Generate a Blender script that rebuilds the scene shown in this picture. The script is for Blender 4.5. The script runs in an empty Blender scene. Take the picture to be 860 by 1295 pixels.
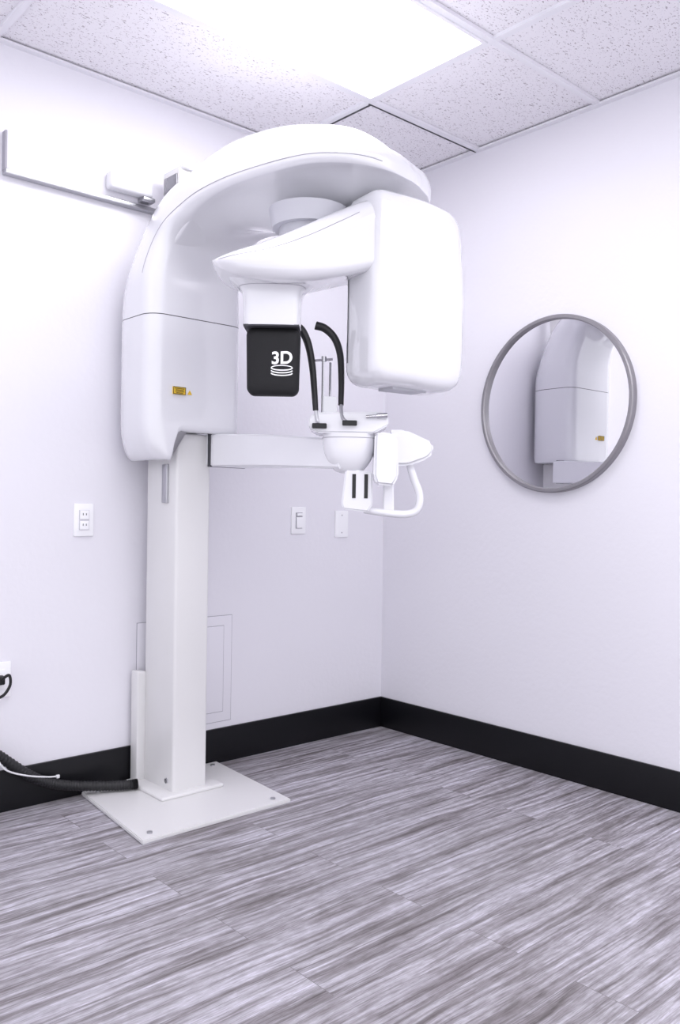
import bpy, bmesh, math, random
import numpy as np
from mathutils import Vector, Matrix
random.seed(4)
H=2.6
scene=bpy.context.scene
COL=scene.collection
scene.view_settings.view_transform='Standard'
scene.view_settings.look='None'
scene.view_settings.exposure=0.06

# ------------------------------------------------------------ camera
CF,CY,CP,CR=1076.276,0.83927741,-0.00842947,0.01499813
CL=Vector((-2.89766,-2.91299,1.06275))
Fv=Vector((math.cos(CY)*math.cos(CP),math.sin(CY)*math.cos(CP),math.sin(CP)))
Rv=Vector((math.sin(CY),-math.cos(CY),0)); Uv=Rv.cross(Fv)
R2=Rv*math.cos(CR)+Uv*math.sin(CR); U2=R2.cross(Fv)
cd=bpy.data.cameras.new('camera'); cam=bpy.data.objects.new('camera',cd); COL.objects.link(cam)
cd.sensor_fit='VERTICAL'; cd.sensor_height=36; cd.lens=CF/1295*36; cd.clip_start=0.05
cam.matrix_world=Matrix(((R2.x,U2.x,-Fv.x,CL.x),(R2.y,U2.y,-Fv.y,CL.y),(R2.z,U2.z,-Fv.z,CL.z),(0,0,0,1)))
scene.camera=cam
w_=bpy.data.worlds.new('world'); scene.world=w_; w_.use_nodes=True
w_.node_tree.nodes['Background'].inputs[0].default_value=(.94,.935,1,1); w_.node_tree.nodes['Background'].inputs[1].default_value=1.5

# ------------------------------------------------------------ materials
def mat(name,col,rough=.5,metal=0,coat=0,emis=None,estr=0,spec=.5):
    m=bpy.data.materials.new(name); m.use_nodes=True
    b=m.node_tree.nodes['Principled BSDF']
    b.inputs['Base Color'].default_value=(*col,1); b.inputs['Roughness'].default_value=rough
    b.inputs['Metallic'].default_value=metal; b.inputs['Coat Weight'].default_value=coat
    b.inputs['Coat Roughness'].default_value=.05
    b.inputs['Specular IOR Level'].default_value=spec
    if emis: b.inputs['Emission Color'].default_value=(*emis,1); b.inputs['Emission Strength'].default_value=estr
    return m
def noisebump(m,scale,strength,dist=.002):
    nt=m.node_tree; b=nt.nodes['Principled BSDF']
    tc=nt.nodes.new('ShaderNodeTexCoord'); n=nt.nodes.new('ShaderNodeTexNoise'); n.inputs['Scale'].default_value=scale; n.inputs['Detail'].default_value=3
    bp=nt.nodes.new('ShaderNodeBump'); bp.inputs['Strength'].default_value=strength; bp.inputs['Distance'].default_value=dist
    nt.links.new(tc.outputs['Object'],n.inputs['Vector']); nt.links.new(n.outputs['Fac'],bp.inputs['Height']); nt.links.new(bp.outputs['Normal'],b.inputs['Normal'])
    return m
M_wall=noisebump(mat('wall_paint',(.795,.783,.84),.55,spec=.3),45,.25,.003)
M_white=mat('gloss_white',(.80,.80,.84),.22,coat=.6)
M_shell=mat('shell_white',(.755,.755,.795),.14,coat=1.0)
M_cream=mat('cream_enamel',(.74,.735,.74),.35,coat=.2)
M_grey=mat('pale_grey_plastic',(.50,.50,.55),.4)
M_black=mat('black_rubber',(.008,.008,.010),.5)
M_fabric=noisebump(mat('black_fabric',(.006,.006,.008),.75),300,.4,.001)
M_seam=mat('dark_seam',(.05,.05,.06),.6)
M_lseam=mat('light_seam',(.36,.35,.40),.6)
M_silver=mat('brushed_silver',(.50,.50,.53),.3,metal=1)
M_chrome=mat('chrome',(.55,.55,.58),.15,metal=1)
M_frame=noisebump(mat('mirror_frame_metal',(.30,.29,.31),.42,metal=.6),120,.1)
M_mirror=mat('mirror_glass',(.90,.90,.92),.0,metal=1)
M_plate=mat('plate_plastic',(.92,.92,.95),.3)
M_gap=mat('plate_gap',(.62,.61,.66),.5)
M_base=noisebump(mat('baseboard_vinyl',(.005,.005,.007),.38,spec=.3),60,.1)
M_yel=mat('label_yellow',(.75,.48,.02),.5)
M_ltext=mat('print_white_glow',(.9,.9,.92),.5,emis=(1,1,1),estr=.15)  # white print with a faint glow added, not a lamp
M_glass=mat('smoked_glass',(.25,.25,.27),.08,metal=.6)
M_light=mat('light_diffuser',(1,1,1),.5,emis=(1.0,.985,1.0),estr=8)
M_grid=mat('ceiling_grid_paint',(.80,.79,.84),.4)
M_wire=mat('white_wire',(.8,.8,.82),.4)

def floor_mat():
    m=bpy.data.materials.new('floor_planks'); m.use_nodes=True; nt=m.node_tree; N=nt.nodes; L=nt.links
    b=N['Principled BSDF']
    tc=N.new('ShaderNodeTexCoord')
    br=N.new('ShaderNodeTexBrick'); br.offset=.37; br.offset_frequency=2
    br.inputs['Scale'].default_value=1; br.inputs['Brick Width'].default_value=1.22; br.inputs['Row Height'].default_value=.155
    br.inputs['Mortar Size'].default_value=.0009; br.inputs['Mortar Smooth'].default_value=.3; br.inputs['Bias'].default_value=0
    br.inputs['Color1'].default_value=(0,0,0,1); br.inputs['Color2'].default_value=(1,1,1,1); br.inputs['Mortar'].default_value=(.5,.5,.5,1)
    L.new(tc.outputs['Object'],br.inputs['Vector'])
    mul=N.new('ShaderNodeVectorMath'); mul.operation='MULTIPLY'; mul.inputs[1].default_value=(7.3,3.1,5.7)
    L.new(br.outputs['Color'],mul.inputs[0])
    add=N.new('ShaderNodeVectorMath'); add.operation='ADD'; L.new(tc.outputs['Object'],add.inputs[0]); L.new(mul.outputs[0],add.inputs[1])
    wn=N.new('ShaderNodeTexNoise'); wn.inputs['Scale'].default_value=2.6; wn.inputs['Detail'].default_value=2
    L.new(add.outputs[0],wn.inputs['Vector'])
    ws=N.new('ShaderNodeVectorMath'); ws.operation='MULTIPLY_ADD'; ws.inputs[1].default_value=(0,.028,0); L.new(wn.outputs['Color'],ws.inputs[0]); L.new(add.outputs[0],ws.inputs[2])
    P=ws.outputs[0]
    def noise(sx,sy,scale,det,dis,rg=.6):
        mp=N.new('ShaderNodeMapping'); mp.inputs['Scale'].default_value=(sx,sy,1); L.new(P,mp.inputs['Vector'])
        n=N.new('ShaderNodeTexNoise'); n.inputs['Scale'].default_value=scale; n.inputs['Detail'].default_value=det; n.inputs['Distortion'].default_value=dis; n.inputs['Roughness'].default_value=rg
        L.new(mp.outputs[0],n.inputs['Vector']); return n.outputs['Fac']
    def ramp(inp,stops):
        r=N.new('ShaderNodeValToRGB'); e=r.color_ramp.elements
        e[0].position=stops[0][0]; e[0].color=(*stops[0][1],1); e[1].position=stops[-1][0]; e[1].color=(*stops[-1][1],1)
        for p,c in stops[1:-1]:
            x=e.new(p); x.color=(*c,1)
        L.new(inp,r.inputs[0]); return r.outputs[0]
    def mix(f,a,c,mode='MIX'):
        x=N.new('ShaderNodeMix'); x.data_type='RGBA'; x.blend_type=mode
        if isinstance(f,float): x.inputs[0].default_value=f
        else: L.new(f,x.inputs[0])
        L.new(a,x.inputs[6]); 
        if isinstance(c,tuple): x.inputs[7].default_value=(*c,1)
        else: L.new(c,x.inputs[7])
        return x.outputs[2]
    n1=noise(.9,13,2.0,8,.3,.64)
    n2=noise(1.3,50,2.5,8,.15,.70)
    n3=noise(.6,3.5,2.6,2,.5)
    n4=noise(7,120,3.5,4,.1,.7)
    n5=noise(9,9,3.0,4,.3,.6)
    mp=N.new('ShaderNodeMapping'); mp.inputs['Scale'].default_value=(.13,1,1); L.new(P,mp.inputs['Vector'])
    wv=N.new('ShaderNodeTexWave'); wv.wave_type='BANDS'; wv.bands_direction='Y'; wv.inputs['Scale'].default_value=10; wv.inputs['Distortion'].default_value=9
    wv.inputs['Detail'].default_value=4; wv.inputs['Detail Scale'].default_value=1.3; wv.inputs['Detail Roughness'].default_value=.65
    L.new(mp.outputs[0],wv.inputs['Vector'])
    base=ramp(n1,[(.30,(.14,.126,.126)),(.40,(.22,.205,.21)),(.48,(.31,.297,.31)),(.56,(.44,.43,.455)),(.64,(.355,.345,.365)),(.74,(.25,.235,.24))])
    st=ramp(n2,[(.36,(.46,.43,.43)),(.46,(.90,.89,.90)),(.55,(1.03,1.03,1.05)),(.66,(1.42,1.42,1.48))])
    c=mix(.80,base,st,'MULTIPLY')
    gr=ramp(wv.outputs['Fac'],[(0,(.55,.52,.52)),(.2,(.96,.96,.96)),(.7,(1.03,1.03,1.04)),(1,(1.22,1.22,1.25))])
    c=mix(.55,c,gr,'MULTIPLY')
    fine=ramp(n4,[(.38,(.62,.60,.60)),(.5,(1,1,1)),(.64,(1.28,1.28,1.31))])
    c=mix(.55,c,fine,'MULTIPLY')
    mot=ramp(n5,[(.35,(.84,.83,.83)),(.65,(1.14,1.14,1.16))])
    c=mix(.6,c,mot,'MULTIPLY')
    tone=ramp(n3,[(.38,(.88,.87,.87)),(.62,(1.14,1.14,1.17))])
    c=mix(.8,c,tone,'MULTIPLY')
    pl=ramp(br.outputs['Color'],[(0,(.93,.93,.93)),(1,(1.08,1.08,1.09))])
    c=mix(.7,c,pl,'MULTIPLY')
    c=mix(br.outputs['Fac'],c,(.16,.15,.155))
    L.new(c,b.inputs['Base Color'])
    b.inputs['Roughness'].default_value=.42; b.inputs['Specular IOR Level'].default_value=.35
    bp=N.new('ShaderNodeBump'); bp.inputs['Strength'].default_value=.2; bp.inputs['Distance'].default_value=.002
    L.new(n2,bp.inputs['Height']); L.new(bp.outputs[0],b.inputs['Normal'])
    return m
M_floor=floor_mat()
def ceil_mat():
    m=bpy.data.materials.new('ceiling_tile'); m.use_nodes=True; nt=m.node_tree; N=nt.nodes; L=nt.links; b=N['Principled BSDF']
    tc=N.new('ShaderNodeTexCoord')
    def layer(ang,sx,sy,sc,th):
        mp=N.new('ShaderNodeMapping'); mp.inputs['Rotation'].default_value=(0,0,ang); mp.inputs['Scale'].default_value=(sx,sy,1)
        L.new(tc.outputs['Object'],mp.inputs['Vector'])
        n=N.new('ShaderNodeTexNoise'); n.inputs['Scale'].default_value=sc; n.inputs['Detail'].default_value=1; n.inputs['Distortion'].default_value=.6
        L.new(mp.outputs[0],n.inputs['Vector'])
        r=N.new('ShaderNodeValToRGB'); r.color_ramp.elements[0].position=th; r.color_ramp.elements[0].color=(1,1,1,1)
        r.color_ramp.elements[1].position=th+.025; r.color_ramp.elements[1].color=(.44,.40,.42,1)
        L.new(n.outputs['Fac'],r.inputs[0]); return r.outputs[0]
    a=layer(.5,1,2.6,66,.682); c=layer(1.9,1,2.6,78,.687); d=layer(0,1,1,150,.70)
    def mul(x,y):
        q=N.new('ShaderNodeMix'); q.data_type='RGBA'; q.blend_type='DARKEN'; q.inputs[0].default_value=1
        L.new(x,q.inputs[6]); L.new(y,q.inputs[7]); return q.outputs[2]
    o=mul(mul(a,c),d)
    q=N.new('ShaderNodeMix'); q.data_type='RGBA'; q.blend_type='MULTIPLY'; q.inputs[0].default_value=1
    L.new(o,q.inputs[6]); q.inputs[7].default_value=(.84,.82,.865,1)
    L.new(q.outputs[2],b.inputs['Base Color']); b.inputs['Roughness'].default_value=.8
    return m
M_ceil=ceil_mat()

# ------------------------------------------------------------ helpers
def finish(name,me,mt,smooth=True,angle=35):
    o=bpy.data.objects.new(name,me); COL.objects.link(o)
    if mt: me.materials.append(mt)
    if smooth:
        me.polygons.foreach_set('use_smooth',[True]*len(me.polygons))
        me.set_sharp_from_angle(angle=math.radians(angle))
    return o
def from_bm(name,bm,mt,smooth=True,angle=35):
    bmesh.ops.recalc_face_normals(bm,faces=bm.faces)
    me=bpy.data.meshes.new(name); bm.to_mesh(me); bm.free(); return finish(name,me,mt,smooth,angle)
def add_box(bm,c,s,rz=0,bev=0,seg=3):
    r=bmesh.ops.create_cube(bm,size=1); vs=r['verts']
    for v in vs: v.co=Vector((v.co.x*s[0],v.co.y*s[1],v.co.z*s[2]))
    if bev>0:
        es=list({e for v in vs for e in v.link_edges})
        rr=bmesh.ops.bevel(bm,geom=es,offset=bev,segments=seg,profile=.5,affect='EDGES')
        vs=list({v for f in rr['faces'] for v in f.verts}|{v for v in vs if v.is_valid})
        seen=set(vs); st=list(vs)
        while st:
            v=st.pop()
            for e in v.link_edges:
                w=e.other_vert(v)
                if w not in seen: seen.add(w); st.append(w)
        vs=list(seen)
    M=Matrix.Translation(Vector(c))@Matrix.Rotation(rz,4,'Z')
    for v in vs: v.co=M@v.co
    return vs
def box(name,c,s,mt,rz=0,bev=.003,seg=3):
    bm=bmesh.new(); add_box(bm,c,s,rz,bev,seg); return from_bm(name,bm,mt)
def add_rings(bm,rings,cap0=True,cap1=True):
    V=[[bm.verts.new(p) for p in r] for r in rings]; n=len(rings[0])
    for i in range(len(V)-1):
        for j in range(n):
            k=(j+1)%n
            try: bm.faces.new((V[i][j],V[i][k],V[i+1][k],V[i+1][j]))
            except ValueError: pass
    if cap0: bm.faces.new(V[0][::-1])
    if cap1: bm.faces.new(V[-1])
def loft(name,rings,mt,angle=40,cap0=True,cap1=True):
    bm=bmesh.new(); add_rings(bm,rings,cap0,cap1); return from_bm(name,bm,mt,True,angle)
def catmull(P,n):
    P=np.array(P,float); out=[]
    Q=np.vstack([2*P[0]-P[1],P,2*P[-1]-P[-2]])
    for i in range(1,len(Q)-2):
        for k in range(n):
            t=k/n
            out.append(.5*((2*Q[i])+(-Q[i-1]+Q[i+1])*t+(2*Q[i-1]-5*Q[i]+4*Q[i+1]-Q[i+2])*t*t+(-Q[i-1]+3*Q[i]-3*Q[i+1]+Q[i+2])*t**3))
    out.append(P[-1]); return out
def add_tube(bm,pts,r,n=12,sub=6):
    pts=[Vector(p) for p in catmull(pts,sub)] if sub>1 else [Vector(p) for p in pts]
    rings=[]; prev=None
    for i,p in enumerate(pts):
        t=(pts[min(i+1,len(pts)-1)]-pts[max(i-1,0)]).normalized()
        if prev is None:
            a=Vector((0,0,1)) if abs(t.z)<.9 else Vector((1,0,0)); x=t.cross(a).normalized()
        else: x=(prev-t*prev.dot(t)).normalized()
        prev=x; y=t.cross(x)
        rr=r(i/(len(pts)-1)) if callable(r) else r
        rings.append([p+x*(rr*math.cos(2*math.pi*k/n))+y*(rr*math.sin(2*math.pi*k/n)) for k in range(n)])
    add_rings(bm,rings)
def tube(name,pts,r,mt,n=12,sub=6):
    bm=bmesh.new(); add_tube(bm,pts,r,n,sub); return from_bm(name,bm,mt,True,60)
def add_cyl(bm,c,axis,r,h,n=32,r2=None):
    a=Vector(axis).normalized(); c=Vector(c)
    x=a.orthogonal().normalized(); y=a.cross(x); r2=r if r2 is None else r2
    rings=[[c+a*s*h/2+x*rr*math.cos(2*math.pi*k/n)+y*rr*math.sin(2*math.pi*k/n) for k in range(n)] for s,rr in ((-1,r),(1,r2))]
    add_rings(bm,rings)
def cyl(name,c,axis,r,h,mt,n=24):
    bm=bmesh.new(); add_cyl(bm,c,axis,r,h,n); return from_bm(name,bm,mt)
def sup(cx,cy,z,a,b,e=4,n=48,rz=0):
    out=[]
    for k in range(n):
        t=2*math.pi*k/n; c,s=math.cos(t),math.sin(t)
        x=a*math.copysign(abs(c)**(2/e),c); y=b*math.copysign(abs(s)**(2/e),s)
        out.append(Vector((cx+x*math.cos(rz)-y*math.sin(rz),cy+x*math.sin(rz)+y*math.cos(rz),z)))
    return out
def prism(name,poly,d0,d1,plane,mt,bev=.003):
    bm=bmesh.new()
    def P(a,b,d): return {'xz':(a,d,b),'yz':(d,a,b),'xy':(a,b,d)}[plane]
    v0=[bm.verts.new(P(a,b,d0)) for a,b in poly]; v1=[bm.verts.new(P(a,b,d1)) for a,b in poly]
    bm.faces.new(v0); bm.faces.new(v1[::-1]); n=len(poly)
    for i in range(n): bm.faces.new((v0[i],v0[(i+1)%n],v1[(i+1)%n],v1[i]))
    bmesh.ops.recalc_face_normals(bm,faces=bm.faces)
    if bev: bmesh.ops.bevel(bm,geom=[e for e in bm.edges if e.calc_face_angle(0)>.5],offset=bev,segments=2,affect='EDGES')
    return from_bm(name,bm,mt)
def empty(name,loc,label,cat):
    e=bpy.data.objects.new(name,None); e.location=loc; e.empty_display_size=.1; COL.objects.link(e)
    e['label']=label; e['category']=cat; return e
def par(ch,pa):
    ch.parent=pa
    if pa.type=='EMPTY': ch.matrix_parent_inverse=Matrix.Translation(-pa.location)
    return ch
def struct(o): o['kind']='structure'; return o

# ------------------------------------------------------------ room shell
XW,YW=-3.9,-4.1
struct(box('floor',((XW)/2,YW/2,-.05),(-XW+.2,-YW+.2,.1),M_floor,bev=0))
struct(box('wall_back',(XW/2,.05,H/2),(-XW+.2,.1,H),M_wall,bev=0))
struct(box('wall_right',(.05,YW/2,H/2),(.1,-YW,H),M_wall,bev=0))
struct(box('ceiling',(XW/2,YW/2,H+.06),(-XW+.2,-YW+.2,.1),M_ceil,bev=0))
GX=[-3.09,-1.87,-.655]; GY=[-.555,-1.135,-1.715,-2.295,-2.875,-3.455]
gi=1
for gx in GX:
    struct(box('trim_%d'%gi,(gx,YW/2,H+.004),(.024,-YW,.012),M_grid,bev=0)); gi+=1
for gy in GY:
    struct(box('trim_%d'%gi,(XW/2,gy,H+.003),(-XW,.024,.012),M_grid,bev=0)); gi+=1
struct(box('trim_%d'%gi,(XW/2,-.012,H),(-XW,.024,.008),M_grid,bev=0)); gi+=1
struct(box('trim_%d'%gi,(-.012,YW/2,H),(.024,-YW,.008),M_grid,bev=0)); gi+=1
struct(box('trim_%d'%gi,(-.33,-.540,H-.0035),(.64,.006,.003),M_seam,bev=0)); gi+=1  # dark strip drawn for the shaded gap beside the ajar tile, not grid trim
struct(box('trim_%d'%gi,(-.640,-.42,H-.0035),(.006,.24,.003),M_seam,bev=0)); gi+=1  # second dark strip, short side of the same tile gap
BB=.142
struct(box('baseboard_back',(XW/2,-.006,BB/2),(-XW,.012,BB),M_base,bev=.002))
struct(box('baseboard_right',(-.006,YW/2-.006,BB/2),(.012,-YW-.012,BB),M_base,bev=.002))
def lightpanel(x0,x1,y0,y1,lab):
    e=empty('ceiling_light',((x0+x1)/2,(y0+y1)/2,H+.01),lab,'ceiling light')
    fr=bmesh.new(); w=.014
    cx,cy=(x0+x1)/2,(y0+y1)/2
    add_box(fr,(cx,y0+w/2,H),(x1-x0,w,.014)); add_box(fr,(cx,y1-w/2,H),(x1-x0,w,.014))
    add_box(fr,(x0+w/2,cy,H),(w,y1-y0-2*w,.014)); add_box(fr,(x1-w/2,cy,H),(w,y1-y0-2*w,.014))
    par(from_bm('frame',fr,M_grid),e)
    par(box('diffuser',(cx,cy,H+.003),(x1-x0-2*w,y1-y0-2*w,.006),M_light,bev=0),e)
    return e
lightpanel(GX[1]+.012,GX[2]-.012,GY[1]+.012,GY[0]-.012,'bright rectangular recessed fluorescent panel in the tiled ceiling')
lightpanel(GX[1]+.012,GX[2]-.012,GY[4]+.012,GY[3]-.012,'added rectangular fill light panel in the tiled ceiling, out of view')  # out-of-view panel added to brighten the room
lightpanel(GX[0]+.012,GX[1]-.012,GY[4]+.012,GY[3]-.012,'added rectangular fill light panel in the tiled ceiling, out of view')  # another unseen panel, also added as fill light
lightpanel(GX[2]+.05,-.05,GY[4]+.012,GY[3]-.012,'small square recessed fluorescent panel in the tiled ceiling')

# ------------------------------------------------------------ mirror
MC=Vector((0,-.957,1.475)); MR=.352
me_=empty('wall_mirror',(0,MC.y,MC.z-MR),'round wall mirror with a thin grey metal frame','mirror')
bm=bmesh.new()
prof=[(-.0,MR-.018),(-.026,MR-.018),(-.03,MR-.014),(-.03,MR-.004),(-.026,MR),(0,MR)]
N=96
V=[[bm.verts.new((px,MC.y+pr*math.cos(2*math.pi*k/N),MC.z+pr*math.sin(2*math.pi*k/N))) for k in range(N)] for px,pr in prof]
for i in range(len(prof)):
    for k in range(N):
        a,b_=V[i],V[(i+1)%len(prof)]; bm.faces.new((a[k],a[(k+1)%N],b_[(k+1)%N],b_[k]))
par(from_bm('frame',bm,M_frame,True,30),me_)
ta=math.radians(-.95)
bm=bmesh.new(); add_cyl(bm,(-.012,MC.y,MC.z),(math.cos(ta),math.sin(ta),0),MR-.014,.010,96)
par(from_bm('mirror_glass',bm,M_mirror,True,30),me_)

# ------------------------------------------------------------ x-ray machine
BASE=Vector((-1.24,-.16,0))
mac=empty('dental_x_ray_machine',BASE,'large glossy white panoramic dental x-ray machine on a floor column','medical machine')
par(prism('base_plate',[(-1.588,-.561),(-.998,-.558),(-.955,-.02),(-1.535,-.02)],0.0,.014,'xy',M_cream,.003),mac)
for p in [(-1.54,-.52),(-1.05,-.52),(-1.0,-.06),(-1.49,-.06)]: par(cyl('bolt',(p[0],p[1],.016),(0,0,1),.009,.006,M_silver,16),mac)
cxy=(-1.238,-.16)
par(box('column_foot',(cxy[0],-.165,.020),(.26,.27,.014),M_cream,bev=.006),mac)
par(box('column',(cxy[0],-.165,.66),(.142,.212,1.30),M_cream,bev=.010,seg=4),mac)
par(cyl('bolt',(-1.310,-.23,.06),(1,0,0),.009,.008,M_silver,16),mac)
par(box('mast',(-1.225,-.14,1.79),(.09,.12,.99),M_cream,bev=.006),mac)
par(box('mast_cap',(-1.222,-.145,2.287),(.085,.14,.012),M_white,bev=.004),mac)
par(box('mast_window',(-1.272,-.14,2.19),(.005,.09,.15),M_glass,bev=.001),mac)
par(box('guide_rail',(-1.312,-.20,1.13),(.012,.035,.14),M_silver,bev=.002),mac)
par(box('cable_duct',(-1.325,-.045,.22),(.035,.05,.42),M_cream,bev=.004),mac)

def dsec(a,b,fa,fb,r1,belly=0):
    pts=[]
    def line(p,q,n):
        for k in range(n): t=k/n; pts.append((p[0]+(q[0]-p[0])*t,p[1]+(q[1]-p[1])*t))
    ra,rb=a*fa,b*fb
    n0=10
    for k in range(n0):
        x=(a-r1)*k/n0; pts.append((x,-belly*(math.cos(math.pi*min(1,k/(n0-1)))*.5+.5)))
    for k in range(8):
        t=k/8*math.pi/2; pts.append((a-r1+r1*math.sin(t),r1-r1*math.cos(t)))
    line((a,r1),(a,b-rb),6)
    for k in range(12):
        t=k/12*math.pi/2; pts.append((a-ra+ra*math.cos(t),b-rb+rb*math.sin(t)))
    line((a-ra,b),(0,b),5)
    m=pts[1:]
    return pts+[(0,b)]+[(-x,y) for x,y in reversed(m)]
def drings(st,sub):
    S=catmull(st,sub); out=[]
    for s in S:
        I=Vector(s[0:3]); o=Vector(s[3:6]).normalized(); l=Vector(s[6:9]); l=(l-o*l.dot(o)).normalized()
        a,b,fa,fb,r1=[max(float(x),.001) for x in s[9:14]]
        be=max(0,float(s[14])) if len(s)>14 else 0
        out.append([I+l*x+o*y for x,y in dsec(a,b,fa,fb,r1,be)])
    return out
YF=-.32; XC=-1.252; ZS=1.712
BA,BB_,BFA,BFB,BR=.196,.30,.6,.42,.06
ring=[Vector((XC-x,YF+y,0)) for x,y in dsec(BA,BB_,BFA,BFB,BR)]
def zb(x):
    t=min(max((-1.325-x)/.045,0),1); t=t*t*(3-2*t); return 1.312-.102*t
rings=[]
for h in [0,.002,.006,.013,.025,.04,.06,.085,.11,.14,.2,.3,None]:
    r=[]
    for p in ring:
        z0=zb(p.x)
        if h is None: r.append(Vector((p.x,p.y,ZS-.003))); continue
        R=.14; k=math.sqrt(max(0,1-((R-min(h,R))/R)**2)); kx=.30+.70*k
        R2_=.02; k2=math.sqrt(max(0,1-((R2_-min(h,R2_))/R2_)**2)); ins=.012*(1-k2)
        x=p.x if p.x>-1.35 else -1.35+(p.x+1.35)*kx
        y=-.17+(p.y+.17)*(1-ins/.15)
        z=z0+h if h<.2 else z0+(ZS-.003-z0)*(.2/.40+(h-.2)/.2*.5)
        r.append(Vector((x,y,z)))
    rings.append(r)
par(loft('lower_housing',rings,M_shell,50),mac)
def ringscale(r,f):
    c=sum(r,Vector())/len(r); return [c+(p-c)*f for p in r]
g=[Vector((p.x,p.y,ZS-.003)) for p in ring]; g2=[Vector((p.x,p.y,ZS)) for p in ring]
par(loft('housing_seam',[ringscale(g,.993),ringscale(g2,.993)],M_seam,30),mac)
base_st=[
 (XC,YF,ZS,0,1,0, -1,0,0, BA,BB_,BFA,BFB,BR,0),
 (XC,YF,1.80,0,1,0, -1,0,0, BA-.001,.295,.6,.46,.06,0),
 (XC,YF-.005,1.88,0,1,.08, -1,0,0, .189,.28,.7,.55,.055,0),
 (-1.240,-.36,1.965,0,.9,.4, -1,-.05,0, .180,.25,.75,.6,.05,.004),
 (-1.215,-.425,2.02,-.08,.6,.8, -1,-.15,0, .188,.20,.75,.6,.035,.018),
 (-1.18,-.51,2.045,-.06,.28,.95, -.96,-.25,0, .225,.155,.65,.6,.025,.045),
 (-1.14,-.63,2.05,-.02,.1,1, -.942,-.335,0, .272,.120,.5,.65,.02,.075),
 (-1.09,-.78,2.05,0,0,1, -.942,-.335,0, .305,.10,.45,.65,.02,.085),
 (-1.05,-.90,2.05,0,-.03,1, -.942,-.335,0, .315,.09,.45,.65,.02,.06),
 (-1.02,-.985,2.05,0,-.06,1, -.942,-.335,0, .29,.085,.45,.65,.02,.03),
 (-1.0,-1.05,2.05,0,-.1,1, -.942,-.335,0, .235,.08,.45,.65,.02,.008),
 (-.988,-1.09,2.05,0,-.12,1, -.942,-.335,0, .15,.065,.5,.65,.015,0),
 (-.983,-1.105,2.052,0,-.12,1, -.942,-.335,0, .03,.03,.5,.6,.004,0)]
R_=drings(base_st,6)
par(loft('overhead_arm',R_,M_shell,50),mac)
cov_st=[
 (-1.245,-.33,1.93,0,.95,.25, -1,-.05,0, .14,.235,.6,.6,.01),
 (-1.215,-.42,2.02,-.08,.65,.8, -1,-.15,0, .155,.215,.75,.7,.01),
 (-1.185,-.50,2.06,-.06,.30,.95, -.96,-.25,0, .195,.20,.75,.75,.01),
 (-1.15,-.61,2.07,-.03,.12,1, -.942,-.335,0, .24,.195,.7,.8,.01),
 (-1.10,-.75,2.075,0,.02,1, -.942,-.335,0, .265,.185,.7,.8,.01),
 (-1.06,-.86,2.075,0,0,1, -.942,-.335,0, .265,.165,.7,.8,.01),
 (-1.03,-.94,2.075,0,0,1, -.942,-.335,0, .245,.145,.7,.8,.01),
 (-1.01,-1.0,2.075,0,0,1, -.942,-.335,0, .20,.115,.7,.8,.01),
 (-1.0,-1.04,2.075,0,0,1, -.942,-.335,0, .12,.08,.7,.8,.01),
 (-.996,-1.05,2.075,0,0,1, -.942,-.335,0, .02,.03,.7,.6,.004)]
par(loft('top_cover',drings(cov_st,6),M_shell,50),mac)
pts=[r[19] for r in R_[10:-8]]
par(tube('overhead_seam',[tuple(p) for p in pts],.0014,M_lseam,6,1),mac)

# rotor + chin-rest group are authored at a larger size, then brought to final size
FORE=[]; KS=.837; KT=Vector((-.4724,-.4748,.1733))
MF=Matrix.Translation(KT)@Matrix.Scale(KS,4)
def F_(o): FORE.append(o); return o
S=(-1.005,-.42); NR=-.73
lv=[(1.705,.104,.070,5),(1.76,.104,.072,5),(1.80,.106,.078,4.5),(1.825,.110,.085,4),(1.84,.120,.10,3.4),(1.86,.145,.125,2.8),(1.88,.162,.14,2.4),(1.90,.155,.13,2.2),(1.92,.12,.10,2.2),(1.93,.06,.05,2.2),(1.932,.02,.02,2)]
bm=bmesh.new()
add_rings(bm,[sup(S[0],S[1],z,a,b,e,48,NR) for z,a,b,e in [tuple(x) for x in catmull(lv,4)]])
bs=[
 (-1.178,-.295,1.920, -.5,.3,1, -.55,-.83,0, .035,.02,.9,.7,.005),
 (-1.155,-.315,1.888, -.4,.3,1, -.55,-.83,0, .10,.055,.8,.7,.02),
 (-1.10,-.355,1.860, -.35,.2,1, -.55,-.83,0, .155,.105,.7,.6,.04),
 (-1.0,-.425,1.85, -.3,.1,1, -.55,-.83,0, .185,.155,.6,.55,.05),
 (-.90,-.495,1.858, -.2,.05,1, -.52,-.85,0, .18,.200,.5,.5,.05),
 (-.82,-.555,1.88, -.1,0,1, -.45,-.9,0, .16,.235,.45,.4,.04),
 (-.75,-.61,1.90, 0,0,1, -.35,-.94,0, .14,.26,.4,.3,.04),
 (-.68,-.66,1.90, .1,0,1, -.14,-.99,0, .115,.275,.4,.3,.03)]
BR_=drings(bs,6)
add_rings(bm,BR_)
rot=F_(par(from_bm('rotating_arm',bm,M_shell,True,50),mac))
pts=[r[28] for r in BR_[6:-9]]
F_(par(tube('arm_seam',[tuple(p) for p in pts],.0014,M_lseam,6,1),mac))
F_(par(tube('neck_ring',[tuple(p) for p in sup(S[0],S[1],1.842,.1225,.102,3.3,48,NR)[24:]],.0016,M_lseam,6,1),mac))
F_(par(box('neck_seam',(S[0],S[1],1.703),(.20,.13,.006),M_seam,rz=NR,bev=0),mac))
pv=(-.86,-.443)
bm=bmesh.new(); add_cyl(bm,(pv[0],pv[1],2.125),(0,0,1),.135,.07,48,.15); add_cyl(bm,(pv[0],pv[1],2.05),(0,0,1),.11,.1,48)
F_(par(from_bm('pivot_collar',bm,M_grey,True,40),mac))
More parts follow.
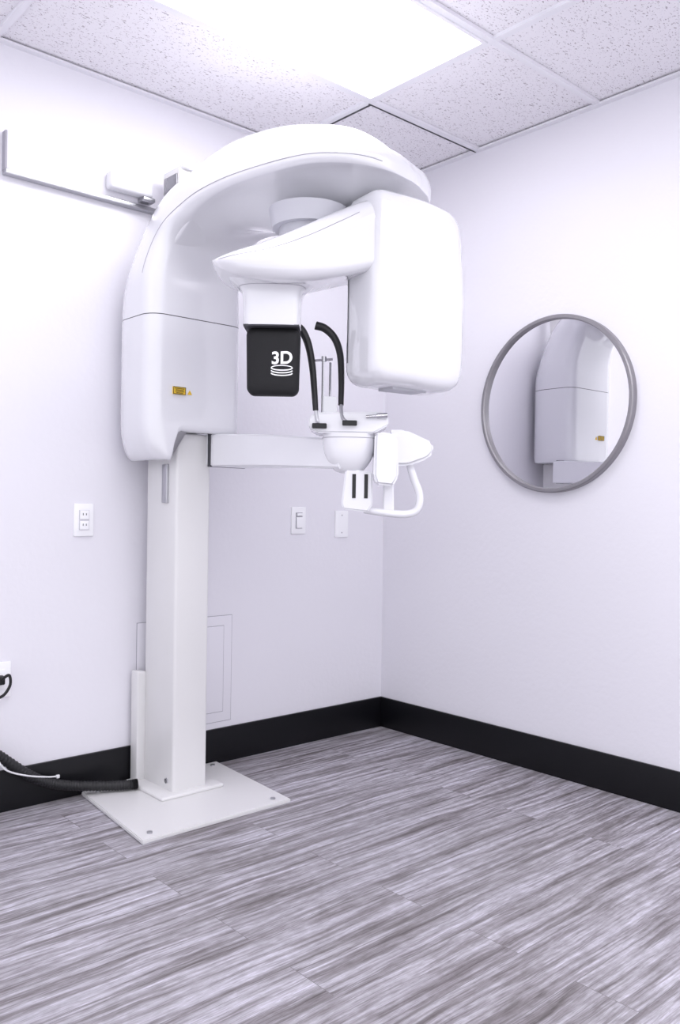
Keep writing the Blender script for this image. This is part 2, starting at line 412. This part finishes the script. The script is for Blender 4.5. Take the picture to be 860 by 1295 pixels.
w=Vector((.99,-.14,0)).normalized(); nrm=Vector((.14,.99,0)).normalized()
O=Vector((-.812,-.772,0))
def outline(inset):
    P=[(0,1.50,.07),(.385,1.49,.075),(.428,1.56,.10),(.428,1.90,.25),(.395,2.165,.07),(.20,2.195,.2),(0,2.19,.04)]
    out=[]; n=len(P)
    for i in range(n):
        p=Vector(P[i][:2]); a=Vector(P[i-1][:2]); b=Vector(P[(i+1)%n][:2]); r=P[i][2]
        da=(a-p); db=(b-p); la=min(r,da.length*.48); lb=min(r,db.length*.48)
        p0=p+da.normalized()*la; p2=p+db.normalized()*lb
        for k in range(9):
            t=k/8; q=p0*(1-t)**2+p*2*t*(1-t)+p2*t*t; out.append(q)
    c=Vector((.21,1.84)); res=[]
    for q in out:
        d=q-c; res.append(Vector((c.x+d.x*(1-inset/.21),c.y+d.y*(1-inset/.35))))
    return res
rings=[]
for f,ins in [(0,.05),(.004,.032),(.012,.018),(.025,.008),(.045,.002),(.06,0),(.17,0),(.19,.003),(.205,.009),(.216,.02),(.22,.035)]:
    rings.append([O+w*q.x+nrm*f+Vector((0,0,q.y)) for q in outline(ins)])
F_(par(loft('tube_head',rings,M_shell,50),mac))
F_(par(tube('tube_head_seam',[O+w*(.0)+nrm*.185+Vector((0,0,z)) for z in (1.585,1.7,1.8,1.91)],.0016,M_seam,6,2),mac))
F_(par(box('beam_window',(O+w*.2+nrm*.11+Vector((0,0,1.494))),(.16,.09,.012),M_grey,rz=-.14,bev=.003),mac))
sr=Vector((.744,-.668,0)).normalized(); sn=Vector((-.668,-.744,0)).normalized()
SC=Vector((-1.0,-.422,1.580))
rings=[]
def rr(w_,h_,r,n=8):
    out=[]
    for cx,cy,a0 in ((w_-r,h_-r,0),(-w_+r,h_-r,90),(-w_+r,-h_+r,180),(w_-r,-h_+r,270)):
        for k in range(n): a=math.radians(a0+90*k/(n-1)); out.append((cx+r*math.cos(a),cy+r*math.sin(a)))
    return out
for d,ins in [(-.04,.02),(-.036,.008),(-.02,0),(.02,0),(.034,.006),(.041,.02),(.044,.045)]:
    rings.append([SC+sr*(x*(1-.04*(y<0)))+Vector((0,0,y))+sn*d for x,y in rr(.098-ins,.122-ins,.028)])
sens=F_(par(loft('sensor_cover',rings,M_fabric,60),mac))
def text(name,s,size,loc,right,up,mt,ext=.0006,off=0):
    c=bpy.data.curves.new(name,'FONT'); c.body=s; c.size=size; c.extrude=ext; c.offset=off; c.align_x='CENTER'; c.align_y='CENTER'
    o=bpy.data.objects.new(name+'_t',c); COL.objects.link(o)
    dg=bpy.context.evaluated_depsgraph_get(); me=bpy.data.meshes.new_from_object(o.evaluated_get(dg))
    bpy.data.objects.remove(o)
    n=right.cross(up)
    M=Matrix(((right.x,up.x,n.x,loc.x),(right.y,up.y,n.y,loc.y),(right.z,up.z,n.z,loc.z),(0,0,0,1)))
    me.transform(M); me.materials.clear(); r=finish(name,me,mt,False); return r
up=Vector((0,0,1))
LG=SC+sn*.0455+sr*.034-up*.006
F_(par(text('logo',"3D",.062,LG+up*.014,(sr+up*.05).normalized(),up,M_ltext,off=.0016),sens))
bm=bmesh.new()
for k in range(3):
    c=LG-up*(.020+.0095*k); a,b_=.038,.0085
    add_tube(bm,[c+sr*(a*math.cos(t))+up*(b_*math.sin(t)) for t in [math.pi+math.pi*q/16 for q in range(17)]],.0024,6,1)
add_tube(bm,[LG-up*.020+sr*(.038*math.cos(t))+up*(.0085*math.sin(t)) for t in [2*math.pi*q/24 for q in range(25)]],.0018,6,1)
F_(par(from_bm('logo_emblem',bm,M_ltext),sens))

LB=Vector((-1.335,YF-.0035,1.452))
lb=par(box('warning_label',LB,(.050,.006,.026),M_yel,bev=0),mac)
bm=bmesh.new()
for zz,ln in ((.007,.038),(.002,.032),(-.003,.036),(-.008,.026)): add_box(bm,LB+Vector((0,-.0034,zz)),(ln,.0008,.002))
for s in (-1,1): add_box(bm,LB+Vector((s*.024,-.0034,0)),(.002,.0008,.026)); add_box(bm,LB+Vector((0,-.0034,s*.0122)),(.050,.0008,.002))
par(from_bm('label_print',bm,M_black,False),lb)
par(prism('warning_triangle',[(-1.300,1.442),(-1.282,1.442),(-1.291,1.458)],YF-.002,YF+.001,'xz',M_yel,0),mac)

# lower support arm
def armrings():
    a0=Vector((-1.185,-.27)); a1=Vector((-1.10,-.90)); d=(a1-a0).normalized(); n=Vector((-d.y,d.x))
    if n.x<0: n=-n
    rings=[]
    for t,zt,zb_,wd in ((0,1.315,1.195,.18),(.04,1.315,1.195,.18),(.5,1.30,1.190,.14),(1,1.272,1.178,.10)):
        p=a0.lerp(a1,t); q=p+n*wd; e=.006
        def R(i,j): pp=p.lerp(q,i); return Vector((pp.x,pp.y,j))
        rings.append([R(.05,zb_),R(.95,zb_),R(1,zb_+e),R(1,zt-e),R(.95,zt),R(.05,zt),R(0,zt-e),R(0,zb_+e)])
    return rings
par(loft('support_arm',armrings(),M_white,30),mac)
par(box('arm_bracket',(-1.10,-.277,1.256),(.178,.012,.124),M_seam,rz=.13,bev=.002),mac)

chin=Vector((-.665,-.50,0)); 
r_=Vector((.744,-.668,0)); f_=Vector((.668,.744,0))
u=.00306
def CPt(px,py,dz=0):
    return chin+r_*((px-446)*u)+f_*dz+Vector((0,0,1.0627+(635.5-py)*u))
rza=math.atan2(r_.y,r_.x)
def poly_prism(bm,pp,d0,d1,bev=.004):
    v0=[bm.verts.new(CPt(x,y,d0)) for x,y in pp]; v1=[bm.verts.new(CPt(x,y,d1)) for x,y in pp]
    n=len(pp); fs=[bm.faces.new(v0),bm.faces.new(v1[::-1])]
    for i in range(n): fs.append(bm.faces.new((v0[i],v0[(i+1)%n],v1[(i+1)%n],v1[i])))
    bmesh.ops.recalc_face_normals(bm,faces=fs)
    es=list({e for f in fs for e in f.edges if e.calc_face_angle(0)>.35})
    if bev: bmesh.ops.bevel(bm,geom=es,offset=bev,segments=3,affect='EDGES')
bm=bmesh.new()
poly_prism(bm,[(389,529),(398,522),(480,520),(488,526),(488,537),(470,547),(400,547),(390,541)],-.08,.09,.006)
F_(par(from_bm('chin_rest_deck',bm,M_white),mac))
bm=bmesh.new()
dl=[(1.335,.102,.085,2.6),(1.30,.102,.085,2.6),(1.26,.095,.08,2.6),(1.225,.08,.07,2.5),(1.195,.055,.05,2.3),(1.185,.03,.03,2)]
cc=CPt(440,575); add_rings(bm,[sup(cc.x,cc.y,z,a,b,e,40,rza) for z,a,b,e in [tuple(x) for x in catmull(dl,4)]])
ch=F_(par(from_bm('chin_rest_housing',bm,M_white),mac))
F_(par(tube('housing_line',[tuple(p) for p in sup(cc.x,cc.y,1.318,.103,.086,2.6,40,rza)[18:]],.0014,M_lseam,6,1),ch))
bm=bmesh.new(); poly_prism(bm,[(471,547),(490,546),(500,552),(501,600),(494,612),(474,610),(470,600)],-.11,.04,.01)
F_(par(from_bm('chin_post',bm,M_white),ch))
bm=bmesh.new(); poly_prism(bm,[(488,541),(510,541),(544,556),(546,568),(538,577),(514,586),(494,586)],-.05,.05,.012)
F_(par(from_bm('side_wing',bm,M_white),mac))
bm=bmesh.new(); poly_prism(bm,[(436,590),(470,594),(470,636),(464,644),(434,641),(431,634)],-.05,-.02,.006)
pn=F_(par(from_bm('front_panel',bm,M_white),mac))
for x in (447,462):
    bm=bmesh.new(); poly_prism(bm,[(x-2.5,597),(x+2,597),(x+2,627),(x-2.5,627)],-.0525,-.049,0)
    F_(par(from_bm('slot',bm,M_black),pn))
bm=bmesh.new()
add_tube(bm,[CPt(517,583),CPt(522,600),CPt(530,622),CPt(527,640),CPt(514,646),CPt(490,645),CPt(460,641)],.0150,12,8)
poly_prism(bm,[(484,600),(497,606),(498,645),(484,645)],-.01,.03,.004)
F_(par(from_bm('patient_handle',bm,M_white),mac))
bm=bmesh.new(); add_tube(bm,[CPt(460,527,-.09),CPt(474,526,-.09)],.006,12,1); add_tube(bm,[CPt(473,526,-.09),CPt(486,525,-.09)],.010,16,1)
F_(par(from_bm('adjustment_knob',bm,M_chrome),mac))
def temple(pts,foot):
    bm=bmesh.new(); add_tube(bm,[CPt(*p) for p in pts],lambda t:.0165-.006*t,12,8)
    t=F_(par(from_bm('temple_support',bm,M_black),mac))
    bm=bmesh.new(); add_tube(bm,[CPt(*p) for p in foot],.007,10,4)
    F_(par(from_bm('support_clamp',bm,M_silver),t))
    a=Vector(foot[-1]); bm=bmesh.new(); poly_prism(bm,[(a.x-9,a.y-4),(a.x+9,a.y-4),(a.x+9,a.y+2),(a.x-9,a.y+2)],a.z-.012,a.z+.03,.002)
    F_(par(from_bm('clamp_base',bm,M_black),t))
temple([(374,417,-.08),(381,424,-.08),(388,440,-.08),(393,465,-.08),(396,495,-.08),(398,520,-.08)],[(398,518,-.08),(400,532,-.08),(403,540,-.09)])
temple([(396,412,-.03),(408,416,-.03),(420,428,-.03),(427,448,-.03),(429,480,-.04),(429,512,-.06)],[(429,510,-.06),(431,528,-.08),(440,536,-.09)])
bm=bmesh.new()
add_tube(bm,[CPt(406,458,-.05),CPt(406,526,-.05)],.0045,8,1); add_tube(bm,[CPt(415,458,-.03),CPt(415,526,-.03)],.0045,8,1)
add_tube(bm,[CPt(394,457,-.05),CPt(418,455,-.05)],.005,8,1); add_cyl(bm,CPt(407,455,-.05),(0,0,1),.010,.02,16)
poly_prism(bm,[(406,500),(424,502),(424,522),(406,520)],-.045,-.04,0)
F_(par(from_bm('head_positioner',bm,M_chrome),mac))
for o in FORE: o.data.transform(MF)

# ------------------------------------------------------------ wall fittings
def plate(name,x,z,w_,h_,lab,cat): 
    e=empty(name,(x,0,z-h_/2),lab,cat)
    par(box('cover_plate',(x,-.004,z),(w_,.008,h_),M_plate,bev=.002),e); return e
e=plate('wall_outlet',-1.532,.994,.074,.118,'white duplex wall outlet on the wall beside the column','electrical outlet')
par(box('socket_face',(-1.532,-.009,.994),(.038,.006,.072),M_gap,bev=.001),e)
for dz in (-.019,.019):
    s=par(box('receptacle',(-1.532,-.0125,.994+dz),(.033,.003,.031),M_plate,bev=.001),e)
    for dx,hh in ((-.006,.008),(.006,.007)): par(box('slot',(-1.532+dx,-.0143,.996+dz),(.0025,.001,hh),M_seam,bev=0),s)
e=plate('light_switch',-.532,.991,.080,.118,'white dimmer light switch on the wall','light switch')
par(box('switch_frame',(-.532,-.009,.991),(.036,.004,.070),M_lseam,bev=.001),e)
par(box('rocker',(-.532,-.012,.982),(.032,.008,.048),M_plate,bev=.002),e)
par(box('dimmer',(-.532,-.013,1.017),(.028,.010,.012),M_plate,bev=.002),e)
e=plate('blank_wall_plate',-.277,.975,.078,.122,'plain white blank cover plate on the wall','wall plate')
for dz in (-.04,.04): par(cyl('screw',(-.277,-.008,.975+dz),(0,1,0),.003,.002,M_lseam,12),e)
e=plate('wall_outlet',-1.826,.452,.074,.120,'white wall outlet with a black power plug in it','electrical outlet')
par(box('socket_face',(-1.826,-.009,.452),(.036,.006,.070),M_plate,bev=.002),e)
e=empty('power_cord',(-1.85,-.02,.40),'black power cord plugged into the low wall outlet','power cord')
par(box('plug',(-1.832,-.026,.455),(.026,.028,.030),M_black,bev=.005),e)
par(tube('cable',[(-1.832,-.04,.46),(-1.815,-.06,.475),(-1.812,-.06,.44),(-1.835,-.05,.405),(-1.87,-.04,.41),(-1.95,-.03,.48),(-2.05,-.02,.60)],.005,M_black,8,8),e)
e=empty('wall_raceway',(-1.53,0,2.15),'white surface-mounted wall board with a silver lower rail','wall raceway')
par(box('backboard',(-1.535,-.012,2.236),(.60,.024,.128),M_wall,bev=.002),e)
par(box('lower_rail',(-1.535,-.016,2.165),(.60,.032,.016),M_silver,bev=.002),e)
par(box('edge_trim',(-1.833,-.014,2.236),(.006,.028,.13),M_lseam,bev=0),e)
e2=empty('junction_box',(-1.375,-.03,2.19),'small white rounded plastic junction box on the raceway','junction box')
par(box('box_body',(-1.390,-.050,2.225),(.17,.05,.062),M_white,bev=.010),e2)
par(box('box_foot',(-1.320,-.050,2.186),(.05,.045,.016),M_silver,bev=.004),e2)
e=empty('access_panel',(-1.09,0,.17),'painted-over wall access panel behind the column','access panel')
par(box('panel_border',(-1.094,-.001,.385),(.436,.003,.436),M_lseam,bev=0),e)
par(box('panel_frame',(-1.094,-.002,.385),(.432,.004,.432),M_wall,bev=.001),e)
par(box('panel_gap',(-1.094,-.003,.385),(.354,.004,.354),M_lseam,bev=0),e)
par(box('panel_door',(-1.094,-.004,.385),(.350,.005,.350),M_wall,bev=.001),e)
e=empty('cable_hose',(-1.6,-.05,0),'thick black corrugated cable hose lying along the baseboard','cable hose')
bm=bmesh.new()
hp=catmull([(-2.25,-.05,.40),(-2.05,-.05,.33),(-1.92,-.045,.268),(-1.84,-.045,.205),(-1.74,-.045,.122),(-1.66,-.05,.078),(-1.58,-.06,.055),(-1.48,-.085,.040),(-1.40,-.12,.036),(-1.37,-.13,.036)],30)
add_tube(bm,hp,lambda t:.0175+.0014*math.sin(t*520),12,1)
par(from_bm('hose',bm,M_black,True,80),e)
par(tube('wire',[(-1.95,-.07,.33),(-1.87,-.075,.225),(-1.83,-.075,.165),(-1.76,-.07,.13),(-1.68,-.055,.105),(-1.63,-.045,.095)],.003,M_wire,8,8),e)
par(box('wire_clip',(-1.635,-.045,.095),(.012,.01,.012),M_wire,bev=.002),e)
